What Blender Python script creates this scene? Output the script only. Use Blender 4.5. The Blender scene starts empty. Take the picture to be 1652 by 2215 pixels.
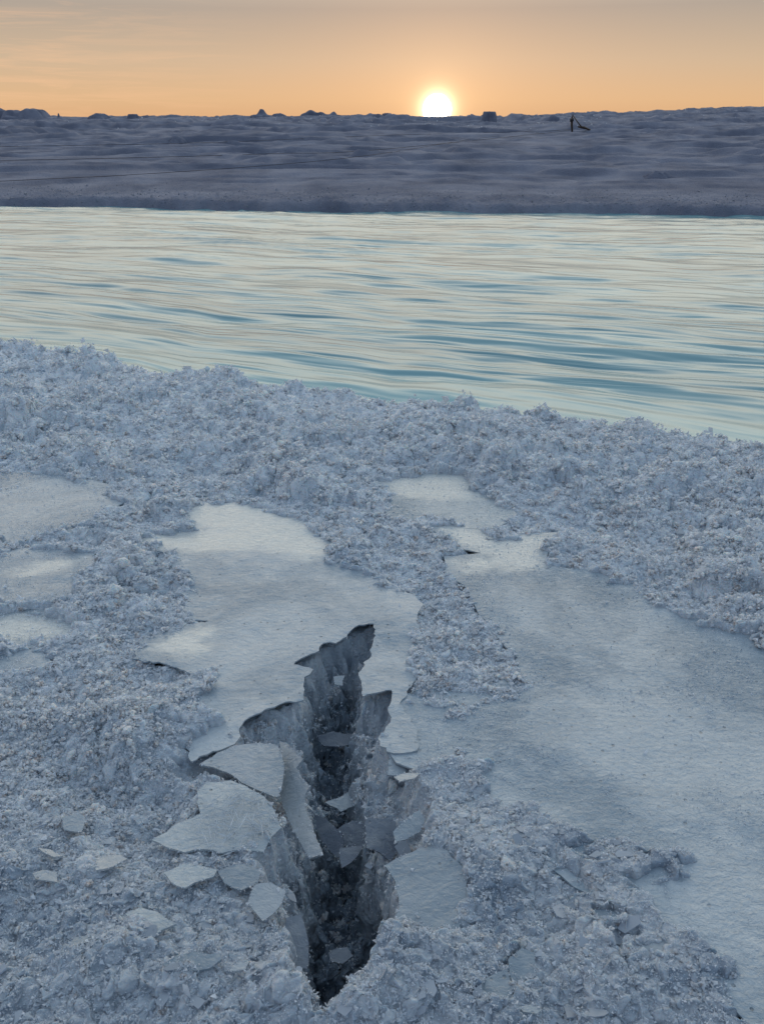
import bpy, math, random
import numpy as np
from mathutils import Vector
from mathutils.geometry import delaunay_2d_cdt

rng = np.random.default_rng(11)
random.seed(5)
S = bpy.context.scene
COL = S.collection

# ------------------------------------------------------------------ camera
F = 1738.0; CXP, CYP = 826.0, 1107.5          # photograph measured on a 1652 x 2215 sheet
PITCH = math.radians(26.2); CAMZ = 1.1
cam_d = bpy.data.cameras.new('camera'); cam = bpy.data.objects.new('camera', cam_d)
COL.objects.link(cam); S.camera = cam
cam.location = (0, 0, CAMZ); cam.rotation_euler = (math.pi/2-PITCH, 0, 0)
cam_d.sensor_fit = 'VERTICAL'; cam_d.sensor_height = 36.0
cam_d.lens = 18.0/math.tan(math.atan(CYP/F))
cam_d.clip_start = 0.02; cam_d.clip_end = 20000

def ray(px, py):
    a = (px-CXP)/F; b = -(py-CYP)/F
    c, s = math.cos(PITCH), math.sin(PITCH)
    return np.array([a, c+b*s, -s+b*c])
def G(px, py, z=0.0):                          # point of the level z seen there
    r = ray(px, py); t = (z-CAMZ)/r[2]
    return (r[0]*t, r[1]*t)
def GP(poly, z=0.0):
    return np.array([G(x, y, z) for x, y in poly])

sr = ray(945, 237); sr = sr/np.linalg.norm(sr)     # the sun stands on the skyline here
SUN_EL = math.asin(sr[2]); SUN_AZ = math.atan2(sr[0], sr[1])

# ------------------------------------------------------------------ noise
def _h(ix, iy, seed):
    n = (ix.astype(np.int64)*374761393 + iy.astype(np.int64)*668265263 + seed*974634777) & 0xffffffff
    n = ((n ^ (n >> 13))*1274126177) & 0xffffffff
    n = (n ^ (n >> 16))
    n = (n*2246822519) & 0xffffffff
    return ((n ^ (n >> 15)) & 0xffffff)/16777216.0
def perlin(x, y, seed=0):
    ix = np.floor(x); iy = np.floor(y); fx = x-ix; fy = y-iy
    u = fx*fx*fx*(fx*(fx*6-15)+10); v = fy*fy*fy*(fy*(fy*6-15)+10)
    def g(dx, dy):
        a = _h(ix+dx, iy+dy, seed)*2*np.pi
        return np.cos(a)*(fx-dx)+np.sin(a)*(fy-dy)
    a = g(0, 0); b = g(1, 0); c = g(0, 1); d = g(1, 1)
    return (a+(b-a)*u+(c-a)*v+(a-b-c+d)*u*v)*1.5
def fbm(x, y, seed=0, oct=4, gain=.5):
    r = 0; a = 1
    for i in range(oct):
        r = r+a*perlin(x*2**i+i*17.3, y*2**i-i*9.1, seed+i); a *= gain
    return r
def worley(x, y, seed=0):                      # distance to the nearest point and that cell's random value
    ix = np.floor(x); iy = np.floor(y)
    best = np.full(x.shape, 9.0); val = np.zeros(x.shape)
    for dx in (-1, 0, 1):
        for dy in (-1, 0, 1):
            cx = ix+dx; cy = iy+dy
            px = cx+_h(cx, cy, seed); py = cy+_h(cx, cy, seed+7)
            d = (px-x)**2+(py-y)**2
            m = d < best
            best = np.where(m, d, best); val = np.where(m, _h(cx, cy, seed+13), val)
    return np.sqrt(best), val
def sst(a, b, x):
    t = np.clip((x-a)/(b-a), 0, 1); return t*t*(3-2*t)
def sdf(x, y, P, reach=.4):                    # >0 inside, limited to `reach` outside
    out = np.full(x.shape, -reach)
    m = (x > P[:, 0].min()-reach) & (x < P[:, 0].max()+reach) & (y > P[:, 1].min()-reach) & (y < P[:, 1].max()+reach)
    if not m.any(): return out
    X = x[m]; Y = y[m]; d = np.full(X.shape, 1e9); ins = np.zeros(X.shape, bool)
    n = len(P)
    for i in range(n):
        ax, ay = P[i]; bx, by = P[(i+1) % n]
        ex, ey = bx-ax, by-ay
        t = np.clip(((X-ax)*ex+(Y-ay)*ey)/(ex*ex+ey*ey+1e-12), 0, 1)
        d = np.minimum(d, (X-ax-t*ex)**2+(Y-ay-t*ey)**2)
        c = (ay > Y) != (by > Y)
        if ey != 0: ins ^= c & (X < ex*(Y-ay)/ey+ax)
    out[m] = np.where(ins, 1, -1)*np.sqrt(d)
    return out

# ------------------------------------------------------------------ outlines read off the photograph, laid on the ground
EDGE = GP([(-1400, 560), (-500, 675), (0, 738), (200, 768), (300, 793), (500, 808), (740, 838), (850, 858), (1000, 868), (1130, 888), (1290, 903),
           (1480, 925), (1652, 948), (2100, 1010), (2600, 1080), (3200, 1180)], .03)
HOLE = GP([(808, 1348), (806, 1370), (808, 1392), (800, 1415), (775, 1455), (782, 1480), (785, 1508), (845, 1490), (843, 1540), (846, 1560), (812, 1600),
           (835, 1628), (885, 1630), (880, 1655), (890, 1700), (925, 1740), (920, 1800), (880, 1850), (835, 1870), (850, 1900), (862, 1960), (850, 1990),
           (800, 2030), (790, 2090), (745, 2130), (700, 2170), (665, 2110), (650, 2050), (605, 1970), (612, 1925), (585, 1905), (560, 1850), (590, 1820),
           (610, 1790), (575, 1720), (520, 1690), (432, 1652), (415, 1645), (512, 1600), (530, 1560), (580, 1535), (657, 1515), (657, 1465), (675, 1452),
           (635, 1438), (660, 1418), (690, 1407), (700, 1390), (735, 1385), (770, 1358)])
CORE = GP([(705, 1405), (770, 1375), (788, 1420), (778, 1460), (778, 1530), (770, 1620), (782, 1700), (800, 1780), (842, 1850), (835, 1930), (805, 2000),
           (785, 2060), (735, 2120), (695, 2125), (655, 2040), (625, 1940), (650, 1800), (668, 1700), (658, 1600), (657, 1500), (668, 1440)])
SHEETS = {
 'centre': [(300, 1165), (380, 1150), (440, 1147), (412, 1122), (430, 1096), (500, 1098), (570, 1100), (640, 1128), (665, 1150), (700, 1175), (700, 1215),
            (770, 1232), (850, 1285), (890, 1310), (872, 1335), (880, 1400), (872, 1460), (862, 1520), (870, 1580), (900, 1625), (888, 1628), (835, 1626), (814, 1598), (846, 1560), (843, 1540), (845, 1490), (786, 1508), (782, 1480), (775, 1455),
            (800, 1415), (808, 1392), (806, 1370), (808, 1348), (770, 1358), (735, 1385), (700, 1390), (690, 1407), (660, 1418), (635, 1438), (675, 1450),
            (657, 1465), (657, 1515), (640, 1520), (580, 1535), (530, 1560), (512, 1600), (415, 1645), (430, 1600), (470, 1540), (450, 1500), (460, 1450), (400, 1425), (310, 1412), (330, 1390),
            (400, 1368), (490, 1348), (420, 1335), (430, 1285), (405, 1235), (385, 1190)],
 'upper': [(825, 1045), (870, 1032), (1000, 1032), (1012, 1060), (1070, 1085), (1095, 1110), (1060, 1135), (990, 1132), (930, 1120), (850, 1112), (862, 1078)],
 'right': [(945, 1143), (1010, 1142), (1060, 1160), (1110, 1167), (1205, 1158), (1168, 1190), (1170, 1228), (1280, 1240), (1360, 1265), (1420, 1320), (1530, 1352),
           (1652, 1395), (2100, 1500), (2600, 1600), (2600, 2100), (2200, 2500), (1652, 2130), (1500, 2010), (1420, 1930), (1260, 1840), (1150, 1760), (1000, 1650), (860, 1650), (835, 1600),
           (900, 1540), (1060, 1535), (1150, 1490), (1135, 1420), (1095, 1375), (1045, 1310), (1020, 1262), (980, 1235), (972, 1208), (1055, 1200), (1000, 1180)],
 'left': [(-300, 1050), (0, 1032), (140, 1030), (215, 1055), (245, 1090), (210, 1105), (200, 1130), (100, 1150), (60, 1165), (0, 1160), (-300, 1200)],
 'left_low': [(-300, 1210), (0, 1195), (100, 1190), (215, 1213), (190, 1240), (150, 1300), (90, 1310), (0, 1300), (-300, 1330)],
 'left_bright': [(-300, 1370), (0, 1320), (90, 1330), (165, 1362), (130, 1385), (60, 1385), (0, 1388), (-300, 1420)],
 'left_end': [(-200, 1440), (0, 1425), (70, 1425), (90, 1440), (40, 1455), (0, 1460), (-200, 1480)],
}
SZ = {'centre': .004, 'upper': .0, 'right': .0, 'left': -.004, 'left_low': -.004, 'left_bright': -.004, 'left_end': -.004}
SP = {k: GP(v, SZ[k]) for k, v in SHEETS.items()}
def grow(P, d, keep=.022):                     # push an outline outward, except where it runs along the broken hole
    n = len(P); A = sum(P[i][0]*P[(i+1) % n][1]-P[(i+1) % n][0]*P[i][1] for i in range(n)); sg = 1 if A > 0 else -1
    near = np.abs(sdf(P[:, 0], P[:, 1], HOLE, .3)) < keep
    out = []
    for i in range(n):
        a = P[i-1]; b = P[(i+1) % n]; t = (b-a)/(np.linalg.norm(b-a)+1e-9)
        out.append(P[i]+(0 if near[i] else np.broadcast_to(d, (n,))[i])*sg*np.array([t[1], -t[0]]))
    return np.array(out)

def sheet_wave(x, y):
    return .006*fbm(x*3.1, y*4.5, 71, 4)+.0021*fbm(x*22, y*30, 75, 3)

def edge_y(x):
    return np.interp(x, EDGE[:, 0], EDGE[:, 1])+.11

SOFTNEAR = GP([(620, 2215), (400, 2500), (2800, 2500), (2400, 2000), (1652, 2100), (1450, 1960), (1250, 1860), (900, 1830), (840, 1960), (760, 2130)])
PIT = GP([(1120, 1880), (1180, 1850), (1260, 1880), (1290, 1950), (1250, 2010), (1180, 2020), (1120, 1960)])
PIT2 = GP([(1300, 2010), (1360, 1970), (1430, 2000), (1480, 2060), (1400, 2080)])
SIDEPIT = GP([(1600, 1250), (1700, 1260), (1700, 1300), (1610, 1290)])
HOLL = [((1070, 1140), .09, .05), ((1000, 1250), .05, .03), ((350, 1280), .14, .016), ((440, 1355), .05, .03), ((200, 1150), .12, .03),
        ((0, 1165), .05, .05), ((40, 1400), .12, .03), ((530, 1050), .14, .04), ((300, 1780), .06, .035), ((290, 1700), .1, .02), ((1648, 1690), .035, .05),
        ((60, 1680), .12, .02), ((1380, 1120), .2, .02), ((450, 1000), .1, .03), ((100, 2020), .12, .03), ((1640, 1120), .06, .04), ((1100, 1420), .07, .02), ((930, 1920), .0, .0)]
LUMP = [((1500, 1030), .13, .07), ((600, 1000), .10, .05), ((640, 1060), .13, .045), ((740, 960), .1, .03), ((150, 1000), .10, .045), ((240, 1090), .05, .02), ((1180, 1060), .16, .04),
        ((1300, 1190), .12, .03), ((980, 1050), .03, .02), ((230, 1330), .11, .03), ((330, 1330), .06, .025), ((920, 1420), .12, .012), ((100, 1760), .14, .03), ((130, 2090), .12, .03),
        ((620, 2130), .05, .03), ((1020, 1800), .14, .02), ((780, 2190), .05, .025), ((1000, 1990), .1, .01), ((860, 2130), .07, .03), ((1270, 2150), .03, .02), ((420, 2000), .08, .012)]

def terrain(x, y):
    """height, lateral pull and surface kinds of the near bank"""
    ey = edge_y(x)+.05*fbm(x*5, y*0+3.3, 3, 3)
    dist = np.hypot(x, y)
    toEdge = ey-y                                # metres back from the brink
    h = .02*fbm(x*.9, y*.9, 21, 3)
    h = h-.02*sst(1.0, .3, toEdge)
    for (p, r, a) in LUMP:
        c = G(*p); h = h+.6*a*np.exp(-(((x-c[0])**2+(y-c[1])**2)/(r*r)))
    # how near to a skin of ice
    sd = np.full(x.shape, -.4)
    for k, P in SP.items():
        sd = np.maximum(sd, sdf(x, y, P))
    for (p, r, a) in HOLL:
        if r > 0:
            c = G(*p); h = h-.8*a*np.exp(-(((x-c[0])**2+(y-c[1])**2)/(r*r)))*sst(-.035, -.09, sd)
    wob = (.07*fbm(x*3.3, y*5.0, 30, 4, .55)-.01)*sst(1.55, 1.0, y)+.026*fbm(x*7, y*12, 31, 3)+.020*fbm(x*17, y*46, 37, 3)
    flat = sst(-.016, .022, sd+wob+.010)
    near = sst(1.35, .75, y)                     # close to the camera: crust, not tufts
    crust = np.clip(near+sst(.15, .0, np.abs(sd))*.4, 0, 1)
    # tufts
    wx = x+.02*perlin(x*14, y*14, 41); wy = y+.02*perlin(x*14, y*14, 43)
    w1, v1 = worley(wx*7.5, wy*7.5, 51); w2, v2 = worley(wx*17, wy*17, 52); w3, v3 = worley(wx*42, wy*42, 53)
    dome = lambda w, k: np.sqrt(np.clip(1-(w/k)**2, 0, 1))
    tuft = dome(w1, .72)*(.35+1.0*v1)*.050+dome(w2, .70)*(.3+1.0*v2)*.028+dome(w3, .75)*.008*(.3+v3)+.034*fbm(x*4.5, y*6, 58, 3, .6)*sst(.0, .35, toEdge)
    cr = .024*fbm(x*5, y*7, 61, 5, .46)+.022*fbm(x*2.1, y*3.0, 60, 2)-.006+.006*dome(w2, .8)*(.3+v2)+.012*np.abs(perlin(x*16, y*20, 63))+.006*dome(w3, .8)*(.3+v3)+.011*np.abs(perlin(x*40, y*48, 65))+.006*np.abs(perlin(x*100, y*110, 66))
    amp = .75+.6*fbm(x*1.7, y*1.7, 67, 2)
    rough = tuft*(1-crust)*amp+cr*crust
    rough = rough*(1-(.42+.2*crust)*sst(-.16, 0, sd))
    terrain.rough = rough*(1-crust)+crust*(.02+rough)
    h = h+rough-.026*(1-crust)-.008*crust+.016*np.exp(-(np.minimum(sd, 0)/.045)**2)
    h = h*(1-flat)+(-.028)*flat
    for P in LYING:
        kl = sst(.0, .013, sdf(x, y, P, .05)+.006*fbm(x*40, y*50, 79, 2)); h = h*(1-kl)+kl*np.minimum(h, -.006+.004*fbm(x*30, y*30, 77, 2)+.25*h)
    # the hollow of the crack
    sh = sdf(x, y, HOLE, .3); sc = sdf(x, y, CORE, .3)
    jag = .012*fbm(x*28, y*28, 81, 3)+.006*(v3-.5)
    kh = sst(-.018, .016, sh+jag*.6)
    wall = .5+.5*perlin(x*30, y*10, 83)
    kc = sst(-.030, .040, sc+jag*1.4+.010*perlin(x*24, y*24, 82))
    h = h*(1-kh)-kh*(.07+.02*fbm(x*20, y*20, 85, 3)+.01*(1-w3))
    deep = (.10+.09*sst(1.55, 1.0, y))*(.45+.55*sst(.66, .86, y))
    h = h-kc*(deep+.07*wall*0+.06*fbm(x*13, y*13, 87, 5, .6)+.03*(1-w2)*1.2)
    for P in (PIT,):
        kp = sst(-.02, .03, sdf(x, y, P, .3)+jag)
        h = h-kp*(.022+.01*fbm(x*25, y*25, 89, 3))
    # brink
    drop = sst(.03, -.12, toEdge)
    h = h-drop*.45
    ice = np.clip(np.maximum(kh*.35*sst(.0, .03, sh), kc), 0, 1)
    wet = np.clip(flat*.6+crust*.5*sst(.05, -.3, y-1.3), 0, 1)
    lat = (1-flat)*(1-kh*.6)
    return h, ice, flat, crust, lat, sd, toEdge

# ------------------------------------------------------------------ mesh helpers
def mesh_from(name, V, Fq=None, Ft=None, mat=None, smooth=True, attrs=None, link=True):
    me = bpy.data.meshes.new(name)
    V = np.asarray(V, dtype=np.float32)
    me.vertices.add(len(V)); me.vertices.foreach_set('co', V.ravel())
    loops = []; starts = []; tot = 0
    if Fq is not None and len(Fq):
        Fq = np.asarray(Fq, dtype=np.int32); loops.append(Fq.ravel()); starts.append(np.arange(len(Fq))*4); tot = len(Fq)*4
    if Ft is not None and len(Ft):
        Ft = np.asarray(Ft, dtype=np.int32); loops.append(Ft.ravel()); starts.append(tot+np.arange(len(Ft))*3)
    L = np.concatenate(loops).astype(np.int32); ST = np.concatenate(starts).astype(np.int32)
    me.loops.add(len(L)); me.loops.foreach_set('vertex_index', L)
    me.polygons.add(len(ST)); me.polygons.foreach_set('loop_start', ST)
    me.update(calc_edges=True)
    me.polygons.foreach_set('use_smooth', np.full(len(ST), smooth))
    if attrs:
        for k, a in attrs.items():
            at = me.attributes.new(k, 'FLOAT', 'POINT'); at.data.foreach_set('value', np.asarray(a, dtype=np.float32).ravel())
    if mat: me.materials.append(mat)
    o = bpy.data.objects.new(name, me)
    if link: COL.objects.link(o)
    return o
def grid_faces(nr, nc):
    i = np.arange(nr*nc).reshape(nr, nc)
    return np.stack([i[:-1, :-1], i[:-1, 1:], i[1:, 1:], i[1:, :-1]], -1).reshape(-1, 4)
def tag(o, label=None, cat=None, group=None, kind=None):
    if label: o['label'] = label
    if cat: o['category'] = cat
    if group: o['group'] = group
    if kind: o['kind'] = kind
    return o

# ------------------------------------------------------------------ materials
def newmat(name):
    m = bpy.data.materials.new(name); m.use_nodes = True
    nt = m.node_tree; nt.nodes.clear()
    return m, nt, nt.nodes, nt.links
def N(nt, t, **kw):
    n = nt.nodes.new(t)
    for k, v in kw.items():
        if k.startswith('i_'):
            n.inputs[k[2:].replace('_', ' ')].default_value = v
        else: setattr(n, k, v)
    return n
def mix_rgb(nt, fac, a, b, blend='MIX'):
    n = nt.nodes.new('ShaderNodeMix'); n.data_type = 'RGBA'; n.blend_type = blend
    for i, v in ((0, fac), (6, a), (7, b)):
        if hasattr(v, 'links'): nt.links.new(v, n.inputs[i])
        else: n.inputs[i].default_value = v if i == 0 else (*v, 1)
    return n.outputs[2]
def math_(nt, op, a, b=None, c=None, clamp=False):
    n = nt.nodes.new('ShaderNodeMath'); n.operation = op; n.use_clamp = clamp
    for i, v in enumerate((a, b, c)):
        if v is None: continue
        if hasattr(v, 'links'): nt.links.new(v, n.inputs[i])
        else: n.inputs[i].default_value = v
    return n.outputs[0]
def coords(nt, scale=(1, 1, 1), rot=(0, 0, 0)):
    tc = N(nt, 'ShaderNodeTexCoord'); mp = N(nt, 'ShaderNodeMapping')
    mp.inputs['Scale'].default_value = scale; mp.inputs['Rotation'].default_value = rot
    nt.links.new(tc.outputs['Object'], mp.inputs[0]); return mp.outputs[0]
def noise(nt, vec, scale, detail=4, rough=.55, dist=0):
    n = N(nt, 'ShaderNodeTexNoise'); n.inputs['Scale'].default_value = scale; n.inputs['Detail'].default_value = detail
    n.inputs['Roughness'].default_value = rough; n.inputs['Distortion'].default_value = dist
    nt.links.new(vec, n.inputs['Vector']); return n.outputs[0]
def ramp(nt, fac, stops):
    r = N(nt, 'ShaderNodeValToRGB'); e = r.color_ramp.elements
    while len(e) < len(stops): e.new(.5)
    for i, (p, c) in enumerate(stops):
        e[i].position = p; e[i].color = (*c, 1) if len(c) == 3 else c
    nt.links.new(fac, r.inputs[0]); return r.outputs[0]

# snow / crust of the near bank
def snow_material():
    m, nt, nd, lk = newmat('granular_snow')
    out = N(nt, 'ShaderNodeOutputMaterial'); p = N(nt, 'ShaderNodeBsdfPrincipled')
    c = coords(nt)
    a = N(nt, 'ShaderNodeAttribute', attribute_name='ice'); cr = N(nt, 'ShaderNodeAttribute', attribute_name='crust')
    n1 = noise(nt, c, 9, 5); n2 = noise(nt, c, 160, 4, .6)
    base = mix_rgb(nt, ramp(nt, n1, [(.3, (0, 0, 0)), (.7, (1, 1, 1))]), (.60, .67, .74), (.82, .86, .90))
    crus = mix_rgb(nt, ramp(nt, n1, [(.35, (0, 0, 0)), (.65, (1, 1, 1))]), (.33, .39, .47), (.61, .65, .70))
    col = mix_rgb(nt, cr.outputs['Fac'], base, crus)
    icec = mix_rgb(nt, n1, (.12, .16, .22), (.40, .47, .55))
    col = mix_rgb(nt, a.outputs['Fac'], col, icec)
    lk.new(col, p.inputs['Base Color'])
    rr = math_(nt, 'MULTIPLY_ADD', cr.outputs['Fac'], -.25, .62); lk.new(rr, p.inputs['Roughness'])
    p.inputs['IOR'].default_value = 1.31
    p.inputs['Subsurface Weight'].default_value = .6; p.inputs['Subsurface Radius'].default_value = (.6, .85, 1.0); p.inputs['Subsurface Scale'].default_value = .008
    b = N(nt, 'ShaderNodeBump'); b.inputs['Strength'].default_value = .9; b.inputs['Distance'].default_value = .005
    vo = N(nt, 'ShaderNodeTexVoronoi'); vo.inputs['Scale'].default_value = 130; lk.new(c, vo.inputs['Vector'])
    hsum = math_(nt, 'ADD', n2, math_(nt, 'MULTIPLY', vo.outputs['Distance'], -.6))
    lk.new(hsum, b.inputs['Height']); lk.new(b.outputs[0], p.inputs['Normal'])
    lk.new(p.outputs[0], out.inputs[0]); return m

def tuft_material():
    m, nt, nd, lk = newmat('clumped_snow')
    out = N(nt, 'ShaderNodeOutputMaterial'); p = N(nt, 'ShaderNodeBsdfPrincipled')
    c = coords(nt); g = N(nt, 'ShaderNodeNewGeometry')
    ca = N(nt, 'ShaderNodeAttribute', attribute_name='crust')
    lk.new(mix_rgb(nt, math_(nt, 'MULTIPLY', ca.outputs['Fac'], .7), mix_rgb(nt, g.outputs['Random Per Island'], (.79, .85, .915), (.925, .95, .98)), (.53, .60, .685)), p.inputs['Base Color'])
    p.inputs['Roughness'].default_value = .45; p.inputs['IOR'].default_value = 1.31
    p.inputs['Subsurface Weight'].default_value = .8; p.inputs['Subsurface Radius'].default_value = (.6, .85, 1.0); p.inputs['Subsurface Scale'].default_value = .014
    b = N(nt, 'ShaderNodeBump'); b.inputs['Strength'].default_value = 1; b.inputs['Distance'].default_value = .005
    vo = N(nt, 'ShaderNodeTexVoronoi'); vo.inputs['Scale'].default_value = 190; lk.new(c, vo.inputs['Vector'])
    n2 = noise(nt, c, 220, 4, .65)
    lk.new(math_(nt, 'ADD', n2, math_(nt, 'MULTIPLY', vo.outputs['Distance'], -.7)), b.inputs['Height']); lk.new(b.outputs[0], p.inputs['Normal'])
    lk.new(p.outputs[0], out.inputs[0]); return m

def crystal_material(name, col, tr=.35, rough=.25):
    m, nt, nd, lk = newmat(name)
    out = N(nt, 'ShaderNodeOutputMaterial'); p = N(nt, 'ShaderNodeBsdfPrincipled')
    c = coords(nt)
    g = N(nt, 'ShaderNodeNewGeometry')
    col_s = mix_rgb(nt, g.outputs['Random Per Island'], tuple(v*.82 for v in col), col)
    lk.new(col_s, p.inputs['Base Color']); p.inputs['Roughness'].default_value = rough; p.inputs['IOR'].default_value = 1.31
    t = N(nt, 'ShaderNodeBsdfTranslucent'); lk.new(col_s, t.inputs[0])
    mx = N(nt, 'ShaderNodeMixShader'); mx.inputs[0].default_value = tr
    lk.new(p.outputs[0], mx.inputs[1]); lk.new(t.outputs[0], mx.inputs[2]); lk.new(mx.outputs[0], out.inputs[0]); return m

def sheet_material(name, c1, c2, rough=.28, bump=.5, trans=0.0, pocks=True):
    m, nt, nd, lk = newmat(name)
    out = N(nt, 'ShaderNodeOutputMaterial'); p = N(nt, 'ShaderNodeBsdfPrincipled')
    tc = N(nt, 'ShaderNodeNewGeometry'); c = tc.outputs['Position']
    n1 = noise(nt, c, 2.6, 7, .62, .6); n2 = noise(nt, c, 90, 4, .6)
    mp = N(nt, 'ShaderNodeMapping'); mp.inputs['Scale'].default_value = (60, 100, 60); lk.new(c, mp.inputs[0])
    n3 = noise(nt, mp.outputs[0], 1, 4, .6, .6)
    col = mix_rgb(nt, ramp(nt, n1, [(.40, (0, 0, 0)), (.60, (1, 1, 1))]), c1, c2)
    fs = noise(nt, mp.outputs[0], .35, 5, .65, .5); col = mix_rgb(nt, math_(nt, 'MULTIPLY', ramp(nt, fs, [(.50, (0, 0, 0)), (.72, (1, 1, 1))]), .35), col, (.72, .75, .76))
    if pocks:
        vo = N(nt, 'ShaderNodeTexVoronoi'); vo.inputs['Scale'].default_value = 62; lk.new(c, vo.inputs['Vector'])
        sp = ramp(nt, vo.outputs['Distance'], [(.10, (1, 1, 1)), (.2, (0, 0, 0))])
        sel = math_(nt, 'MULTIPLY', sp, math_(nt, 'MULTIPLY', math_(nt, 'GREATER_THAN', vo.outputs['Color'], .62), ramp(nt, noise(nt, c, 6, 3), [(.42, (0, 0, 0)), (.6, (1, 1, 1))])))
        col = mix_rgb(nt, math_(nt, 'MULTIPLY', sel, .45), col, tuple(v*.35 for v in c1))
    fa = N(nt, 'ShaderNodeAttribute', attribute_name='frost'); fk = math_(nt, 'MULTIPLY', fa.outputs['Fac'], math_(nt, 'MULTIPLY_ADD', n3, .6, .62), clamp=True)  # this attribute masks the sky reflection painted into the base colour
    col = mix_rgb(nt, fk, col, (.80, .80, .76))  # cream of the reflected low sky, put in as colour
    lk.new(col, p.inputs['Base Color'])
    lk.new(math_(nt, 'MULTIPLY_ADD', n1, .5, rough-.22), p.inputs['Roughness'])
    p.inputs['IOR'].default_value = 1.6; p.inputs['Transmission Weight'].default_value = trans
    b = N(nt, 'ShaderNodeBump'); b.inputs['Strength'].default_value = bump; b.inputs['Distance'].default_value = .0055
    hh = math_(nt, 'ADD', n3, math_(nt, 'MULTIPLY', n2, .5))
    if pocks: hh = math_(nt, 'ADD', hh, math_(nt, 'MULTIPLY', sel, -.7))
    lk.new(hh, b.inputs['Height']); lk.new(b.outputs[0], p.inputs['Normal'])
    lk.new(p.outputs[0], out.inputs[0]); return m

def water_material():
    m, nt, nd, lk = newmat('meltwater')
    out = N(nt, 'ShaderNodeOutputMaterial'); p = N(nt, 'ShaderNodeBsdfPrincipled')
    a1 = N(nt, 'ShaderNodeAttribute', attribute_name='along'); a2 = N(nt, 'ShaderNodeAttribute', attribute_name='across')
    cb = N(nt, 'ShaderNodeCombineXYZ'); lk.new(math_(nt, 'MULTIPLY', a1.outputs['Fac'], .8), cb.inputs[0]); lk.new(math_(nt, 'MULTIPLY', a2.outputs['Fac'], 11.0), cb.inputs[1])
    n1 = noise(nt, cb.outputs[0], .8, 2, .45, .5)
    n2 = noise(nt, cb.outputs[0], .33, 3, .5, .2)
    deepc = mix_rgb(nt, ramp(nt, n2, [(.35, (0, 0, 0)), (.65, (1, 1, 1))]), (.09, .26, .32), (.24, .43, .46))
    sh = N(nt, 'ShaderNodeMapRange'); lk.new(a2.outputs['Fac'], sh.inputs[0]); sh.inputs[1].default_value = 1.2; sh.inputs[2].default_value = -.2
    lk.new(mix_rgb(nt, sh.outputs[0], deepc, (.24, .52, .56)), p.inputs['Base Color'])
    p.inputs['Roughness'].default_value = .21; p.inputs['IOR'].default_value = 1.75
    b = N(nt, 'ShaderNodeBump'); b.inputs['Strength'].default_value = 1; b.inputs['Distance'].default_value = .015
    lk.new(n1, b.inputs['Height']); lk.new(b.outputs[0], p.inputs['Normal'])
    lk.new(p.outputs[0], out.inputs[0]); return m

def far_material():
    m, nt, nd, lk = newmat('far_snow')
    out = N(nt, 'ShaderNodeOutputMaterial'); p = N(nt, 'ShaderNodeBsdfPrincipled')
    c = coords(nt)
    n1 = noise(nt, c, .8, 5); n2 = noise(nt, c, 25, 5, .65)
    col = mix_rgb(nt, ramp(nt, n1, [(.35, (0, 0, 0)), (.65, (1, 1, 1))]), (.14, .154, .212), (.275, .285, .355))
    lk.new(col, p.inputs['Base Color']); p.inputs['Roughness'].default_value = .8; p.inputs['IOR'].default_value = 1.31; p.inputs['Specular IOR Level'].default_value = .15
    b = N(nt, 'ShaderNodeBump'); b.inputs['Strength'].default_value = .7; b.inputs['Distance'].default_value = .04
    lk.new(n2, b.inputs['Height']); lk.new(b.outputs[0], p.inputs['Normal'])
    lk.new(p.outputs[0], out.inputs[0]); return m
def plain(name, col, rough=.7):
    m, nt, nd, lk = newmat(name)
    out = N(nt, 'ShaderNodeOutputMaterial'); p = N(nt, 'ShaderNodeBsdfPrincipled')
    c = coords(nt); n1 = noise(nt, c, 12, 4)
    lk.new(mix_rgb(nt, n1, tuple(v*.6 for v in col), col), p.inputs['Base Color']); p.inputs['Roughness'].default_value = rough
    lk.new(p.outputs[0], out.inputs[0]); return m

M_snow = snow_material(); M_far = far_material(); M_water = water_material()
M_tuft = tuft_material(); M_cry = crystal_material('snow_crystals', (.895, .935, .985), .5, .32)
M_crumb = crystal_material('coarse_crumbs', (.50, .53, .60), .5, .7)
M_flake = crystal_material('ice_flakes', (.56, .63, .72), .35, .2)
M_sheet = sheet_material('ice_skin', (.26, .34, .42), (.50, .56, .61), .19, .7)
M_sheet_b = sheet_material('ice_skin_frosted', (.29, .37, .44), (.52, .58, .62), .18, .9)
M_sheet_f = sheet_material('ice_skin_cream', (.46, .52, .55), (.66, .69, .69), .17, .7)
M_plate = sheet_material('ice_plate', (.27, .35, .43), (.46, .53, .60), .20, .6, .2)
M_plate_w = sheet_material('ice_plate_pale', (.40, .47, .54), (.62, .66, .69), .20, .6, .2)
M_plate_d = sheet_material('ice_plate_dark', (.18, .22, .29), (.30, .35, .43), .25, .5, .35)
M_needle = crystal_material('frost_needle', (.80, .85, .90), .4, .15)
M_post = plain('weathered_wood', (.07, .045, .03)); M_rope = plain('dark_rope', (.05, .04, .04))

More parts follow.
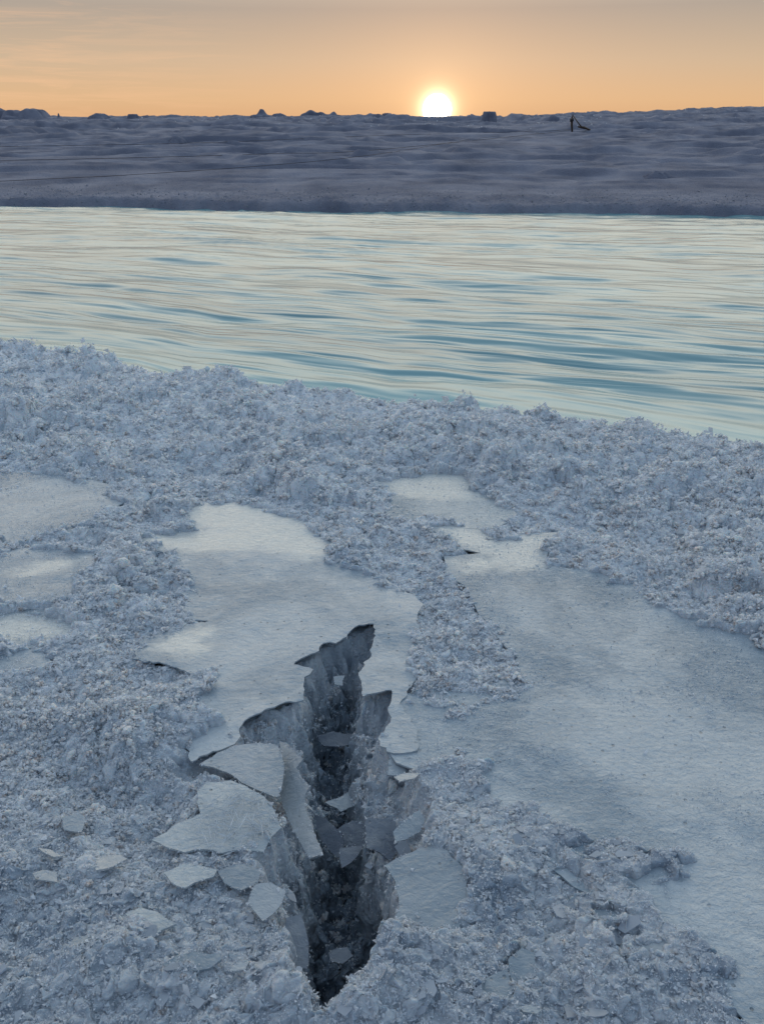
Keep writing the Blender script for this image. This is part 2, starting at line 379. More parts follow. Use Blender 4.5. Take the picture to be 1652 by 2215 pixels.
# ------------------------------------------------------------------ plates of ice: outline, level, tip, thickness, material, label
LAYS = []
def lay(*a, **k): LAYS.append((a, k))
lay([(432, 1652), (470, 1628), (505, 1613), (560, 1606), (600, 1612), (614, 1650), (611, 1700), (602, 1724), (572, 1714), (540, 1702), (520, 1690), (490, 1670)], .004, (-.05, -.06), .007, M_plate,
    'large clear grey ice plate left of the pale standing slab', 1)
lay([(603, 1603), (657, 1640), (642, 1660), (651, 1685), (668, 1700), (658, 1722), (664, 1765), (682, 1810), (695, 1848), (672, 1857), (640, 1805), (612, 1742), (603, 1705), (608, 1660)], -.025, (-.55, -.30), .009, M_plate_w,
    'long pale pinkish slab of ice leaning into the crack', 2)
lay([(703, 1735), (740, 1722), (770, 1705), (773, 1728), (770, 1742), (738, 1756)], -.13, (.1, -.12), .006, M_plate_w, 'small bright ice chip lodged in the middle of the crack', 3)
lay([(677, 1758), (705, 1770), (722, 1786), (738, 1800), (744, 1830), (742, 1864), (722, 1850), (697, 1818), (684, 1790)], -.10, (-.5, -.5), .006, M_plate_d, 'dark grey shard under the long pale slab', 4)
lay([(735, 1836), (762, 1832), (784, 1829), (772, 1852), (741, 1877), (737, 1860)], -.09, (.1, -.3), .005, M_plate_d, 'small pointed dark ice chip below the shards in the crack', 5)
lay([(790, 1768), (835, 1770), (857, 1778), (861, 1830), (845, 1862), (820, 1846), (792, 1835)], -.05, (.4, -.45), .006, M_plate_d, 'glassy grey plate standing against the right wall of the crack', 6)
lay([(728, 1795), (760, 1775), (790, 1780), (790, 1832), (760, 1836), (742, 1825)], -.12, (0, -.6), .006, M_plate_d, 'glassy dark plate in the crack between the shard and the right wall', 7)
lay([(330, 1815), (372, 1788), (432, 1760), (425, 1712), (448, 1690), (500, 1688), (528, 1700), (572, 1722), (592, 1752), (609, 1790), (588, 1808), (570, 1843), (528, 1838), (480, 1844), (440, 1838), (400, 1842), (360, 1832)], .008, (0, -.03), .007, M_sheet_b,
    'wide frosted ice plate with needle patterns left of the crack', 8)
lay([(537, 1952), (546, 1928), (552, 1912), (585, 1910), (613, 1926), (605, 1960), (590, 1978), (568, 1993), (552, 1972)], .012, (.12, -.3), .006, M_plate_w, 'tilted pale ice plate at the left brink of the crack', 9)
lay([(472, 1884), (505, 1868), (545, 1870), (566, 1888), (558, 1912), (522, 1926), (482, 1910)], .008, (0, -.1), .006, M_plate, 'rounded dull ice plate just above the tilted pale one', 10)
lay([(356, 1886), (400, 1868), (470, 1878), (462, 1896), (420, 1908), (400, 1920), (372, 1908)], .012, (.05, .05), .005, M_sheet_b, 'cream ice plate below the needle-patterned plate', 11)
lay([(200, 1862), (222, 1850), (262, 1848), (275, 1858), (245, 1876), (205, 1882)], .016, (0, .08), .006, M_plate_w, 'oval ridged pale ice plate in the crust at the left', 12)
lay([(70, 1890), (92, 1882), (126, 1886), (128, 1906), (100, 1904), (78, 1902)], .02, (0, .04), .005, M_plate_w, 'small bright ice plate near the left edge', 13)
lay([(84, 1834), (110, 1838), (137, 1850), (120, 1853), (94, 1844)], .03, (.1, .25), .006, M_plate_w, 'thin pale ice splinter above the small bright plate', 14)
lay([(272, 1976), (300, 1962), (338, 1972), (382, 1998), (352, 2010), (338, 2024), (300, 2004)], .016, (0, .06), .005, M_sheet_b, 'cream broken ice plate in the lower left crust', 15)
lay([(832, 1872), (872, 1850), (925, 1828), (965, 1838), (1005, 1880), (1012, 1950), (985, 2025), (930, 2058), (892, 2052), (845, 2030), (866, 1962), (852, 1905)], .006, (-.1, -.10), .009, M_plate,
    'big smooth grey-blue ice plate on the right brink of the crack', 16)
lay([(864, 2072), (890, 2064), (916, 2060), (914, 2082), (888, 2093), (866, 2086)], .02, (0, -.2), .008, M_plate_w, 'small thick pale ice block below the big plate right of the crack', 17)
lay([(1293, 2008), (1340, 2004), (1385, 2020), (1400, 2036), (1372, 2046), (1330, 2082), (1310, 2048)], -.005, (.1, -.25), .006, M_plate_w, 'pale ice plate sunk in the blue hollow at the lower right', 18)
lay([(1385, 2042), (1440, 2034), (1450, 2048), (1420, 2072), (1380, 2066)], .008, (0, -.05), .008, M_plate_w, 'crumbly pale ice plate beside the sunken plate', 19)
lay([(1255, 1970), (1300, 1962), (1350, 1975), (1395, 1985), (1370, 2002), (1290, 2010)], .006, (.0, -.03), .006, M_plate, 'dull blue ice plate hanging over the hollow', 20)
lay([(853, 1681), (876, 1672), (908, 1672), (896, 1684), (866, 1689)], .012, (.1, .1), .005, M_plate_w, 'bright ice sliver right of the crack', 21)
lay([(836, 1628), (862, 1626), (888, 1629), (884, 1650), (872, 1682), (838, 1676)], -.008, (.1, -.2), .005, M_plate, 'clear square ice pane in the right arm of the crack', 22)
lay([(722, 1464), (748, 1462), (741, 1482), (724, 1479)], -.05, (.1, -.1), .004, M_plate, 'tiny grey ice pane in the neck of the crack', 23)
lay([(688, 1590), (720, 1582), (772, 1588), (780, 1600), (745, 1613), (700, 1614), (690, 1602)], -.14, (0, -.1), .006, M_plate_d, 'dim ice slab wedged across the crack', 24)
lay([(352, 2086), (378, 2068), (420, 2058), (474, 2060), (480, 2074), (455, 2092), (400, 2098), (366, 2104)], .02, (0, -.06), .008, M_plate, 'smooth long ice plate in the crust at the lower left', 25)
lay([(545, 2218), (542, 2150), (552, 2110), (572, 2098), (592, 2110), (588, 2160), (578, 2218)], .0, (.25, -.8), .006, M_plate_d, 'dull ice plate standing upright at the bottom edge', 26)
lay([(505, 2087), (520, 2080), (534, 2086), (530, 2096), (510, 2101), (498, 2098)], .022, (0, -.1), .008, M_plate_w, 'small cream oval chip of ice left of the crack foot', 27)
lay([(1098, 2075), (1130, 2052), (1156, 2060), (1160, 2100), (1140, 2128), (1105, 2128)], .012, (.1, -.2), .006, M_plate, 'curved grey ice plate in the lower right crust', 28)
lay([(1040, 2120), (1095, 2096), (1112, 2140), (1100, 2180), (1050, 2186), (1030, 2150)], .010, (-.1, -.15), .006, M_plate, 'wide dull ice plate below the curved grey plate', 29)
lay([(1120, 2178), (1150, 2170), (1172, 2182), (1160, 2192), (1132, 2190)], .02, (0, .05), .006, M_plate_w, 'small bright ice chip at the bottom right of the crack', 30)
lay([(850, 1800), (868, 1782), (905, 1752), (918, 1770), (905, 1800), (880, 1815), (856, 1822)], -.01, (.25, -.3), .005, M_plate, 'narrow glassy pane under the bright sliver right of the crack', 31)
lay([(160, 1268+760), (150, 2052), (190, 2040), (196, 2022)], .02, (0, .1), .005, M_plate, 'faint grey ice chip in the left crust', 32)
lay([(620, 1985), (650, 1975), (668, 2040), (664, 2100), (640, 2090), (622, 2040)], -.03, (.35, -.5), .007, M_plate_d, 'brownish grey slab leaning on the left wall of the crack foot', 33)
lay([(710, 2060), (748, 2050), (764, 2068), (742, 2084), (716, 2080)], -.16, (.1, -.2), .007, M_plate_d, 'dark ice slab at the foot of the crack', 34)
lay([(135, 1690+75), (170, 1755), (186, 1775), (178, 1800), (140, 1795)], .02, (.1, -.1), .005, M_plate, 'pale blue ice pane in the left crust above the splinter', 35)

LYING = [GP(a[0], 0) for a, k in LAYS if a[1] >= -.012 and 'standing upright' not in a[5]]

# ------------------------------------------------------------------ near bank
print('near bank')
nr, nc = 980, 1560
ty = np.linspace(0, 1, nr)
# rows: even steps of the angle below the horizon, finer far away
ang = np.radians(np.interp(ty, [0, 1], [76, 13.2]))
yy = CAMZ/np.tan(ang)
tt = np.linspace(-1, 1, nc); uu = .95*(.5*tt+.5*tt**3)
Y0 = np.repeat(yy[:, None], nc, 1); X0 = uu[None, :]*(Y0+1.3)
h, ice, flat, crust, lat, sd, te = terrain(X0, Y0)
Xd = X0+lat*(.010*perlin(X0*38, Y0*38, 91)+.006*perlin(X0*90, Y0*90, 93))
wl = np.clip(ice, 0, 1)
Xd = Xd+wl*(.016*perlin(Y0*26, h*34, 98)+.008*perlin(Y0*60, h*80, 99)); 
Yd = Y0+wl*(.014*perlin(X0*26, h*34, 198))+lat*(.010*perlin(X0*38, Y0*38, 95)+.006*perlin(X0*90, Y0*90, 97))
V = np.stack([Xd, Yd, h], -1).reshape(-1, 3)
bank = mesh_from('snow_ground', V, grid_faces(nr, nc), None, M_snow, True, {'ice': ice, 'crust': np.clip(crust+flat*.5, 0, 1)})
tag(bank, 'blue-grey granular snow and ice crust in the foreground', None, None, 'structure')

# ground sheet to the horizon (under everything)
g = 6000.0
o = mesh_from('ground', [(-g, -g, -.9), (g, -g, -.9), (g, g, -.9), (-g, g, -.9)], [(0, 1, 2, 3)], None, M_far)
o['kind'] = 'structure'
# snow behind and beside the camera
ry, cy_ = 60, 120
ys = np.linspace(-14, .30, ry); xs = np.linspace(-16, 16, cy_)
YY, XX = np.meshgrid(ys, xs, indexing='ij')
Z = .05*fbm(XX*.6, YY*.6, 301, 3)-.05
o = mesh_from('snow_field', np.stack([XX, YY, Z], -1).reshape(-1, 3), grid_faces(ry, cy_), None, M_far); o['kind'] = 'structure'

# ------------------------------------------------------------------ crystals on the near bank
print('crystals')
def scatter(n, ymax_ang=13.6, ymin_ang=66):
    a = np.radians(rng.uniform(ymax_ang, ymin_ang, n)); y = CAMZ/np.tan(a)
    x = (rng.uniform(-.78, .78, n))*(y+.55)
    return x, y
def rand_rot(n, tilt=None):
    q = rng.normal(size=(n, 4))
    if tilt is not None:
        az = rng.uniform(0, 2*np.pi, n); t = np.abs(rng.normal(0, tilt, n)); sp = rng.uniform(0, 2*np.pi, n)
        # spin about z then tip by t about a level axis
        qz = np.stack([np.cos(sp/2), 0*sp, 0*sp, np.sin(sp/2)], -1)
        qt = np.stack([np.cos(t/2), np.sin(t/2)*np.cos(az), np.sin(t/2)*np.sin(az), 0*t], -1)
        w1, x1, y1, z1 = qt.T; w2, x2, y2, z2 = qz.T
        q = np.stack([w1*w2-x1*x2-y1*y2-z1*z2, w1*x2+x1*w2+y1*z2-z1*y2, w1*y2-x1*z2+y1*w2+z1*x2, w1*z2+x1*y2-y1*x2+z1*w2], -1)
    q /= np.linalg.norm(q, axis=1)[:, None]
    w, x, y, z = q.T
    return np.stack([np.stack([1-2*(y*y+z*z), 2*(x*y-z*w), 2*(x*z+y*w)], -1), np.stack([2*(x*y+z*w), 1-2*(x*x+z*z), 2*(y*z-x*w)], -1),
                     np.stack([2*(x*z-y*w), 2*(y*z+x*w), 1-2*(x*x+y*y)], -1)], 1)
def shards(name, P, size, shape, faces, mat, stretch, jitter=.35, tilt=None, smooth=False, crust=None):
    n = len(P); k = len(shape)
    B = np.asarray(shape)[None]*(1+jitter*rng.normal(size=(n, k, 3)))
    B = B*stretch[:, None, :]*size[:, None, None]
    R = rand_rot(n, tilt)
    Vv = np.einsum('nij,nkj->nki', R, B)+P[:, None, :]
    Ff = (np.asarray(faces)[None]+(np.arange(n)*k)[:, None, None]).reshape(-1, 3)
    return mesh_from(name, Vv.reshape(-1, 3), None, Ff, mat, smooth, None if crust is None else {'crust': np.repeat(crust, k)})
BI = [(1, 0, -.3), (-.4, .9, -.3), (-.5, -.8, -.3), (.1, .1, 1.2), (0, 0, -.9)]
BIF = [(0, 1, 3), (1, 2, 3), (2, 0, 3), (1, 0, 4), (2, 1, 4), (0, 2, 4)]
NCR = 430000
x, y = scatter(NCR)
h, ice, flat, crust, lat, sd, te = terrain(x, y)
feather = np.clip(.85*sst(.075, .0, sd)+.75*sst(.05, .45, fbm(x*3.4, y*5.5, 441, 4, .6)), 0, 1)
keep = (te > -.06) & (rng.random(NCR) < np.clip(1-(.95-.7*feather)*sst(.3, .9, flat)-.1*ice-.1*crust*(1-flat), .0, 1))
x, y, h, crust, ice, flat, sd = [a[keep] for a in (x, y, h, crust, ice, flat, sd)]
n = len(x); d = np.sqrt(x*x+y*y+CAMZ**2)
h = np.where(flat > .8, np.maximum(h, sheet_wave(x, y)*(sd > 0)-.1*(sd <= 0)), h)
x2 = x+rng.normal(0, .002, n); y2 = y+rng.normal(0, .002, n)
size = (.0009+.00105*d)*rng.lognormal(0, .42, n)*(1-.42*crust)*(1-.5*flat)*(1-.3*ice)
up = size*rng.uniform(-.2, 1.6, n)*(1-crust*.5)*(1-flat)
P = np.stack([x2, y2, h+up], -1)
# tufts: crystals grown together in little cauliflower heads
NT = 15000
tx, ty2 = scatter(NT, 13.6, 58)
thh, tice, tflat, tcrust, tlat, tsd, tte = terrain(tx, ty2)
kt = (tte > -.02) & (tflat < .35) & (rng.random(NT) < 1-.88*tcrust-.2*tice)
tx, ty2, thh, tcrust, tice = tx[kt], ty2[kt], thh[kt], tcrust[kt], tice[kt]; NT = len(tx)
td = np.sqrt(tx*tx+ty2*ty2+CAMZ**2)
tr_ = np.clip(terrain.rough[kt]/.05, 0, 1.4)
R = (.009+.0034*td)*(.45+.75*tr_)*rng.lognormal(0, .35, NT)*(1-.45*tcrust)
sub = 11
def dirs(sh):
    v = rng.normal(size=(*sh, 3)); v[..., 2] = np.abs(v[..., 2])*.9+.05
    return v/np.linalg.norm(v, axis=-1)[..., None]
bl = dirs((NT, sub))*rng.uniform(.15, 1.0, (NT, sub, 1))*R[:, None, None]
bl[..., 2] *= 1.0-.4*tcrust[:, None]
bP = (bl+np.stack([tx, ty2, thh-.25*R], -1)[:, None, :]).reshape(-1, 3)
bR = np.repeat(.0014+.00118*td, sub)*rng.lognormal(0, .38, len(bP))*(1-.3*np.repeat(tcrust, sub))
g_ = (1+5**.5)/2
ICO = np.array([(-1, g_, 0), (1, g_, 0), (-1, -g_, 0), (1, -g_, 0), (0, -1, g_), (0, 1, g_), (0, -1, -g_), (0, 1, -g_), (g_, 0, -1), (g_, 0, 1), (-g_, 0, -1), (-g_, 0, 1)])/1.9
ICF = [(0, 11, 5), (0, 5, 1), (0, 1, 7), (0, 7, 10), (0, 10, 11), (1, 5, 9), (5, 11, 4), (11, 10, 2), (10, 7, 6), (7, 1, 8), (3, 9, 4), (3, 4, 2), (3, 2, 6), (3, 6, 8), (3, 8, 9), (4, 9, 5), (2, 4, 11), (6, 2, 10), (8, 6, 7), (9, 8, 1)]
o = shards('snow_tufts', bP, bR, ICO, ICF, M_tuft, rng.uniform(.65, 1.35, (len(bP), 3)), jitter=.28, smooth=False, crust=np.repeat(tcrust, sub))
tag(o, 'rounded clumps of coarse granular snow heaped over the near bank', 'snow clumps', None, 'stuff')
per = 34
wh = rng.integers(0, sub, (NT, per))
cpos = np.take_along_axis(bl, wh[..., None], 1)+dirs((NT, per))*(R[:, None, None]*rng.uniform(.2, .6, (NT, per, 1)))
cpos += np.stack([tx, ty2, thh-.25*R], -1)[:, None, :]
tP = cpos.reshape(-1, 3); td2 = np.repeat(td, per)
tsize = (.0007+.00075*td2)*rng.lognormal(0, .45, len(tP))
P = np.concatenate([P, tP]); size = np.concatenate([size, tsize]); n = len(P); print('crystals', n)
st = np.stack([rng.uniform(.5, 1.1, n), rng.uniform(.5, 1.1, n), rng.uniform(.5, 1.5, n)], -1)
cr = shards('snow_crystals', P, size, BI, BIF, M_cry, st)
tag(cr, 'glassy snow crystals covering the rough near bank', 'snow crystals', None, 'stuff')

# small thin flakes lying on the crust
NF = 9000
x, y = scatter(NF, 26, 66)
h, ice, flat, crust, lat, sd, te = terrain(x, y)
keep = (rng.random(NF) < np.clip(.15+crust*.6-.75*sst(.2, .8, flat)+.2*ice, .01, 1)*sst(-.4, .6, fbm(x*4, y*4, 401, 2)+.25))
x, y, h = x[keep], y[keep], h[keep]; n = len(x)
HX = [(1, 0, .05), (.45, .9, .05), (-.6, .8, .05), (-1, -.1, .05), (-.4, -.85, .05), (.6, -.75, .05), (1, 0, -.05), (.45, .9, -.05), (-.6, .8, -.05), (-1, -.1, -.05), (-.4, -.85, -.05), (.6, -.75, -.05)]
HF = [(0, 1, 2), (0, 2, 3), (0, 3, 4), (0, 4, 5), (8, 7, 6), (9, 8, 6), (10, 9, 6), (11, 10, 6)]
for i in range(6):
    j = (i+1) % 6; HF += [(i, i+6, j+6), (i, j+6, j)]
def flakes(name, P, size, mat, tilt):
    n = len(P); sh = np.array(HX)
    jit = np.repeat(rng.normal(0, .22, (n, 6, 2)), 1, 0)
    B = np.repeat(sh[None], n, 0); B[:, :6, :2] += jit; B[:, 6:, :2] += jit
    st = np.stack([rng.uniform(.6, 1.3, n), rng.uniform(.4, 1, n), rng.uniform(.8, 2.0, n)], -1)
    B = B*st[:, None]*size[:, None, None]
    Vv = np.einsum('nij,nkj->nki', rand_rot(n, tilt), B)+P[:, None, :]
    Ff = (np.array(HF)[None]+(np.arange(n)*12)[:, None, None]).reshape(-1, 3)
    return mesh_from(name, Vv.reshape(-1, 3), None, Ff, mat, False)
size = rng.lognormal(math.log(.0048), .5, n).clip(.002, .016)
fl = flakes('ice_flakes', np.stack([x, y, h+size*.15], -1), size, M_flake, .45)
tag(fl, 'thin broken ice flakes strewn over the foreground crust', 'ice flakes', None, 'stuff')

# ------------------------------------------------------------------ sheets and plates of ice
def jag_poly(P, step, amp, seed=0):
    r = random.Random(seed); out = []
    n = len(P)
    for i in range(n):
        a = np.array(P[i]); b = np.array(P[(i+1) % n]); L = np.linalg.norm(b-a)
        k = max(1, int(L/step)); nrm = np.array([-(b-a)[1], (b-a)[0]])/(L+1e-9)
        for j in range(k):
            t = j/k; off = 0 if j == 0 else r.gauss(0, amp)
            out.append(a+(b-a)*t+nrm*off)
    O = np.array(out); k_ = 22.0
    O[:, 0] += amp*2.2*fbm(O[:, 0]*k_+seed, O[:, 1]*k_, 901, 3); O[:, 1] += amp*1.8*fbm(O[:, 0]*k_, O[:, 1]*k_*1.6+seed, 905, 3)
    return [O[i] for i in range(len(O))]
DUST_HIGHLIGHT = []
def plate(name, poly, P0, nrm, thick, mat, step=.012, jag=.0012, inner=.012, wave=.0012, seed=0, world=None, wavefn=None, edge_step=None):
    """a slab whose outline lies in the plane (P0, nrm); poly in photograph pixels unless world points are given"""
    nrm = Vector(nrm).normalized(); P0 = Vector(P0)
    ux = nrm.orthogonal().normalized() if abs(nrm.z) < .99 else Vector((1, 0, 0))
    ux = (ux-nrm*ux.dot(nrm)).normalized(); uy = nrm.cross(ux)
    pts = []
    C0 = Vector((0, 0, CAMZ))
    if world is None:
        for px, py in poly:
            r = Vector(ray(px, py)); t = (P0-C0).dot(nrm)/r.dot(nrm); q = C0+r*t-P0
            pts.append((q.dot(ux), q.dot(uy)))
    else:
        for q in world:
            q = Vector((*q, P0.z))-P0; pts.append((q.dot(ux), q.dot(uy)))
    area = sum(pts[i][0]*pts[(i+1) % len(pts)][1]-pts[(i+1) % len(pts)][0]*pts[i][1] for i in range(len(pts)))
    if area < 0: pts = pts[::-1]
    J = jag_poly(pts, step, jag, seed)
    PP = np.array(J); lo = PP.min(0); hi = PP.max(0)
    gx, gy = np.meshgrid(np.arange(lo[0], hi[0], inner), np.arange(lo[1], hi[1], inner))
    gx = gx.ravel()+rng.uniform(-.3, .3, gx.size)*inner; gy = gy.ravel()+rng.uniform(-.3, .3, gy.size)*inner
    ok = sdf(gx, gy, PP, .1) > inner*.35
    allp = [Vector((float(a), float(b))) for a, b in J]+[Vector((float(a), float(b))) for a, b in zip(gx[ok], gy[ok])]
    nb = len(J)
    v2, e2, f2, ov, oe, of = delaunay_2d_cdt(allp, [], [list(range(nb))], 1, 1e-7)
    v2 = np.array([(a.x, a.y) for a in v2]); f2 = [tuple(f) for f in f2 if len(f) == 3]
    # boundary edges
    cnt = {}
    for f in f2:
        for i in range(3):
            e = (f[i], f[(i+1) % 3]); cnt[e] = cnt.get(e, 0)+1
    bnd = [e for e in cnt if (e[1], e[0]) not in cnt]
    W = np.array(ux)[None]*v2[:, :1]+np.array(uy)[None]*v2[:, 1:]
    wp = W+np.array(P0)
    if wavefn: z = wavefn(wp[:, 0], wp[:, 1])
    else: z = wave*fbm(wp[:, 0]*18+seed, wp[:, 1]*18+wp[:, 2]*18, 500+seed, 3)
    nn = np.array(nrm)
    top = W+nn[None]*z[:, None]; tk = thick*(1+.25*perlin(v2[:, 0]*40, v2[:, 1]*40, seed))
    bot = top-nn[None]*tk[:, None]
    n = len(v2)
    tris = [f for f in f2]+[(f[2]+n, f[1]+n, f[0]+n) for f in f2]
    quads = [(b, a, a+n, b+n) for a, b in bnd]
    Vv = np.concatenate([top, bot])
    c = Vv.mean(0); o = mesh_from(name, Vv-c, quads, tris, mat, False)
    # smooth top and bottom, crisp rim
    sm = np.ones(len(o.data.polygons), bool); sm[:len(quads)] = False
    o.data.polygons.foreach_set('use_smooth', sm)
    at = o.data.attributes.new('sharp_edge', 'BOOLEAN', 'EDGE')
    bs = set(frozenset(e) for e in bnd) | set(frozenset((a+n, b+n)) for a, b in bnd)
    ev = np.empty(len(o.data.edges)*2, dtype=np.int32); o.data.edges.foreach_get('vertices', ev); ev = ev.reshape(-1, 2)
    at.data.foreach_set('value', np.array([frozenset((int(a), int(b))) in bs for a, b in ev]))
    o.location = Vector(c)+P0
    if world is None:
        w_ = top+np.array(P0); kk = np.where(np.arange(n) < nb, rng.random(n) < .75, rng.random(n) < .22)
        DUST_HIGHLIGHT.append(w_[kk]); b0 = w_[:min(nb, n)]; b1 = np.roll(b0, 1, 0)
        for t_ in (.33, .66): DUST_HIGHLIGHT.append(b0*t_+b1*(1-t_))  # extra pale grains along the rim imitate its bright highlight
    return o
print('sheets')
PAINTED_SHEEN = [([(290, 1165), (380, 1148), (440, 1146), (405, 1120), (430, 1090), (500, 1092), (570, 1095), (640, 1120), (665, 1145), (705, 1172), (700, 1205), (660, 1214), (632, 1206), (610, 1196), (560, 1192), (500, 1194), (440, 1200), (400, 1196), (350, 1188)], 'bright cream sky reflection painted on the upper end of the centre skin'),
         ([(935, 1138), (1010, 1136), (1060, 1155), (1110, 1162), (1215, 1150), (1172, 1190), (1175, 1226), (1120, 1236), (1070, 1228), (1010, 1240), (965, 1212), (1050, 1203), (1000, 1182)], 'bright cream sky reflection painted on the upper tip of the right skin'),
         ([(318, 1412), (336, 1390), (400, 1370), (450, 1358), (470, 1372), (455, 1392), (462, 1408), (430, 1428), (380, 1424)], 'small cream sky reflection painted at the left end of the centre skin'),
         ([(20, 1235), (60, 1222), (120, 1205), (185, 1208), (150, 1228), (90, 1240), (50, 1246)], 'long cream sky reflection painted near the left edge'),
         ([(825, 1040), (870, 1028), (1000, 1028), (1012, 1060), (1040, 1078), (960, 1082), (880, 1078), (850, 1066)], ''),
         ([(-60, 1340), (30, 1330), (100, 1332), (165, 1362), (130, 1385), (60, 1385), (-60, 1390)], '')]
SHEEN_P = [GP(a) for a, b in PAINTED_SHEEN]  # outlines of the bright sky reflection painted on the skins
def painted_sheen_at(x, y):  # soft-edged mask of the painted sky reflection
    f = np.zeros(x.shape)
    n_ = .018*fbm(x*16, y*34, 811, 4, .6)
    for P in SHEEN_P: f = np.maximum(f, sst(-.03, .035, sdf(x, y, P, .12)+n_))
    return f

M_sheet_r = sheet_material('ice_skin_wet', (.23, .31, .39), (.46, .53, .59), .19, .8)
SHL = {'centre': ('pale smooth skin of ice wrapped round the head of the dark crack', M_sheet, .0035),
       'upper': ('small pale ice skin in the rough snow farthest up the bank', M_sheet_b, .0035),
       'right': ('broad grey ice skin covering the right side of the near bank', M_sheet_r, .0035),
       'left': ('hazy grey ice skin at the left edge nearest to the river', M_sheet, .0035),
       'left_low': ('grey ice skin at the left edge between two others', M_sheet, .0035),
       'left_bright': ('bright cream ice skin at the left edge just above the crust', M_sheet_b, .0035),
       'left_end': ('little sliver of ice skin at the left edge, lowest of four there', M_sheet, .006)}
for i, (k, P) in enumerate(SP.items()):
    lab, mt, th = SHL[k]
    big = k == 'right'
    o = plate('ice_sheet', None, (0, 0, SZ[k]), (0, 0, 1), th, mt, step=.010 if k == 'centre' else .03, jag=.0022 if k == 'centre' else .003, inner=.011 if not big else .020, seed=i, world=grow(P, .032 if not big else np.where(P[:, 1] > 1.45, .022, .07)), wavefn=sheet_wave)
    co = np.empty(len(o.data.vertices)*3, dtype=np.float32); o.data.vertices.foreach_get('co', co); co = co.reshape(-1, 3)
    at_ = o.data.attributes.new('frost', 'FLOAT', 'POINT'); at_.data.foreach_set('value', painted_sheen_at(co[:, 0].astype(float)+o.location.x, co[:, 1].astype(float)+o.location.y).astype(np.float32))  # per-vertex mask of the painted sky reflection
    tag(o, lab, 'ice sheet', 'skins of ice on the near bank')

print('plates')
def gz(px, py, z): a = G(px, py, z); return (a[0], a[1], z)
def lay_build(poly, z, tip=(0, 0), thick=.005, mat=None, label='', seed=0, cat='ice plate', group='broken ice plates around the crack', **kw):
    cx = sum(p[0] for p in poly)/len(poly); cy = sum(p[1] for p in poly)/len(poly)
    o = plate('ice_plate', poly, gz(cx, cy, z if z < .009 else z*.4+.009), (tip[0], tip[1], 1), thick*.6, mat or M_plate, seed=seed, **kw)
    return tag(o, label, cat, group)
for a_, k_ in LAYS: lay_build(*a_, **k_)
dp = np.concatenate(DUST_HIGHLIGHT); dp = dp+rng.normal(0, .0015, dp.shape)*np.array([1, 1, .3]); dn = len(dp)
o = shards('frost_rim_highlight', dp, .0011*rng.lognormal(0, .45, dn), BI, BIF, M_cry, np.stack([rng.uniform(.5, 1.4, dn)]*3, -1))
tag(o, 'tiny frost grains sprinkled on the broken plates, and along their rims as a bright highlight', 'frost grains', None, 'stuff')
# frost needles on the wide plate
Nn = 150; nd = []
cxy = [G(*p, .012) for p in ((500, 1750), (520, 1800), (470, 1780), (540, 1740), (480, 1815), (560, 1790))]
P = []; 
for i in range(Nn):
    c = cxy[i % 6]; P.append((c[0]+rng.normal(0, .018), c[1]+rng.normal(0, .016), .0165+rng.uniform(0, .003)))
P = np.array(P); n = len(P)
B = np.array([(1, 0, 0), (-1, 0, 0), (0, .07, 0), (0, -.07, 0), (0, 0, .09)])
az = rng.uniform(0, np.pi, n); L = rng.uniform(.006, .022, n)
R = np.stack([np.stack([np.cos(az), -np.sin(az), 0*az], -1), np.stack([np.sin(az), np.cos(az), 0*az], -1), np.stack([0*az, 0*az, 1+0*az], -1)], 1)
Vv = np.einsum('nij,nkj->nki', R, B[None]*L[:, None, None])+P[:, None]
Vv[:, 0, 2] += rng.uniform(0, .003, n)
Ff = (np.array([(0, 2, 4), (2, 1, 4), (1, 3, 4), (3, 0, 4), (0, 3, 2), (1, 2, 3)])[None]+(np.arange(n)*5)[:, None, None]).reshape(-1, 3)
o = mesh_from('frost_needles', Vv.reshape(-1, 3), None, Ff, M_needle, False)
tag(o, 'fine frost needles on the wide frosted plate', 'frost needles', None, 'stuff')

# ------------------------------------------------------------------ river
print('river')
WZ = -.20
FE = GP([(-2500, 425), (-900, 436), (0, 446), (300, 448), (826, 456), (1250, 461), (1652, 465), (2500, 474), (4000, 490)], WZ+.02)
nr, nc = 800, 1100
ang = np.radians(np.linspace(30, 4.0, nr)); yy = (CAMZ-WZ)/np.tan(ang)
tt = np.linspace(-1, 1, nc); uu = 1.5*(.5*tt+.5*tt**3)
Y0 = np.repeat(yy[:, None], nc, 1); X0 = uu[None, :]*(Y0+2)
ne = np.interp(X0, EDGE[:, 0], EDGE[:, 1]); fe_ = np.interp(X0, FE[:, 0], FE[:, 1])
acr = (Y0-ne)/np.maximum(fe_-ne, 1)*9.0
acr = acr+.35*perlin(X0*.18, acr*.5, 611)+.10*perlin(X0*.5, acr*1.2, 613)
h = .031*fbm(X0*.36, acr*1.5, 601, 3, .5)+.015*fbm(X0*.75, acr*5.0, 607, 3, .5)
V = np.stack([X0, Y0, WZ+h], -1).reshape(-1, 3)
o = mesh_from('river', V, grid_faces(nr, nc), None, M_water, True, {'along': X0, 'across': acr}); o['kind'] = 'structure'

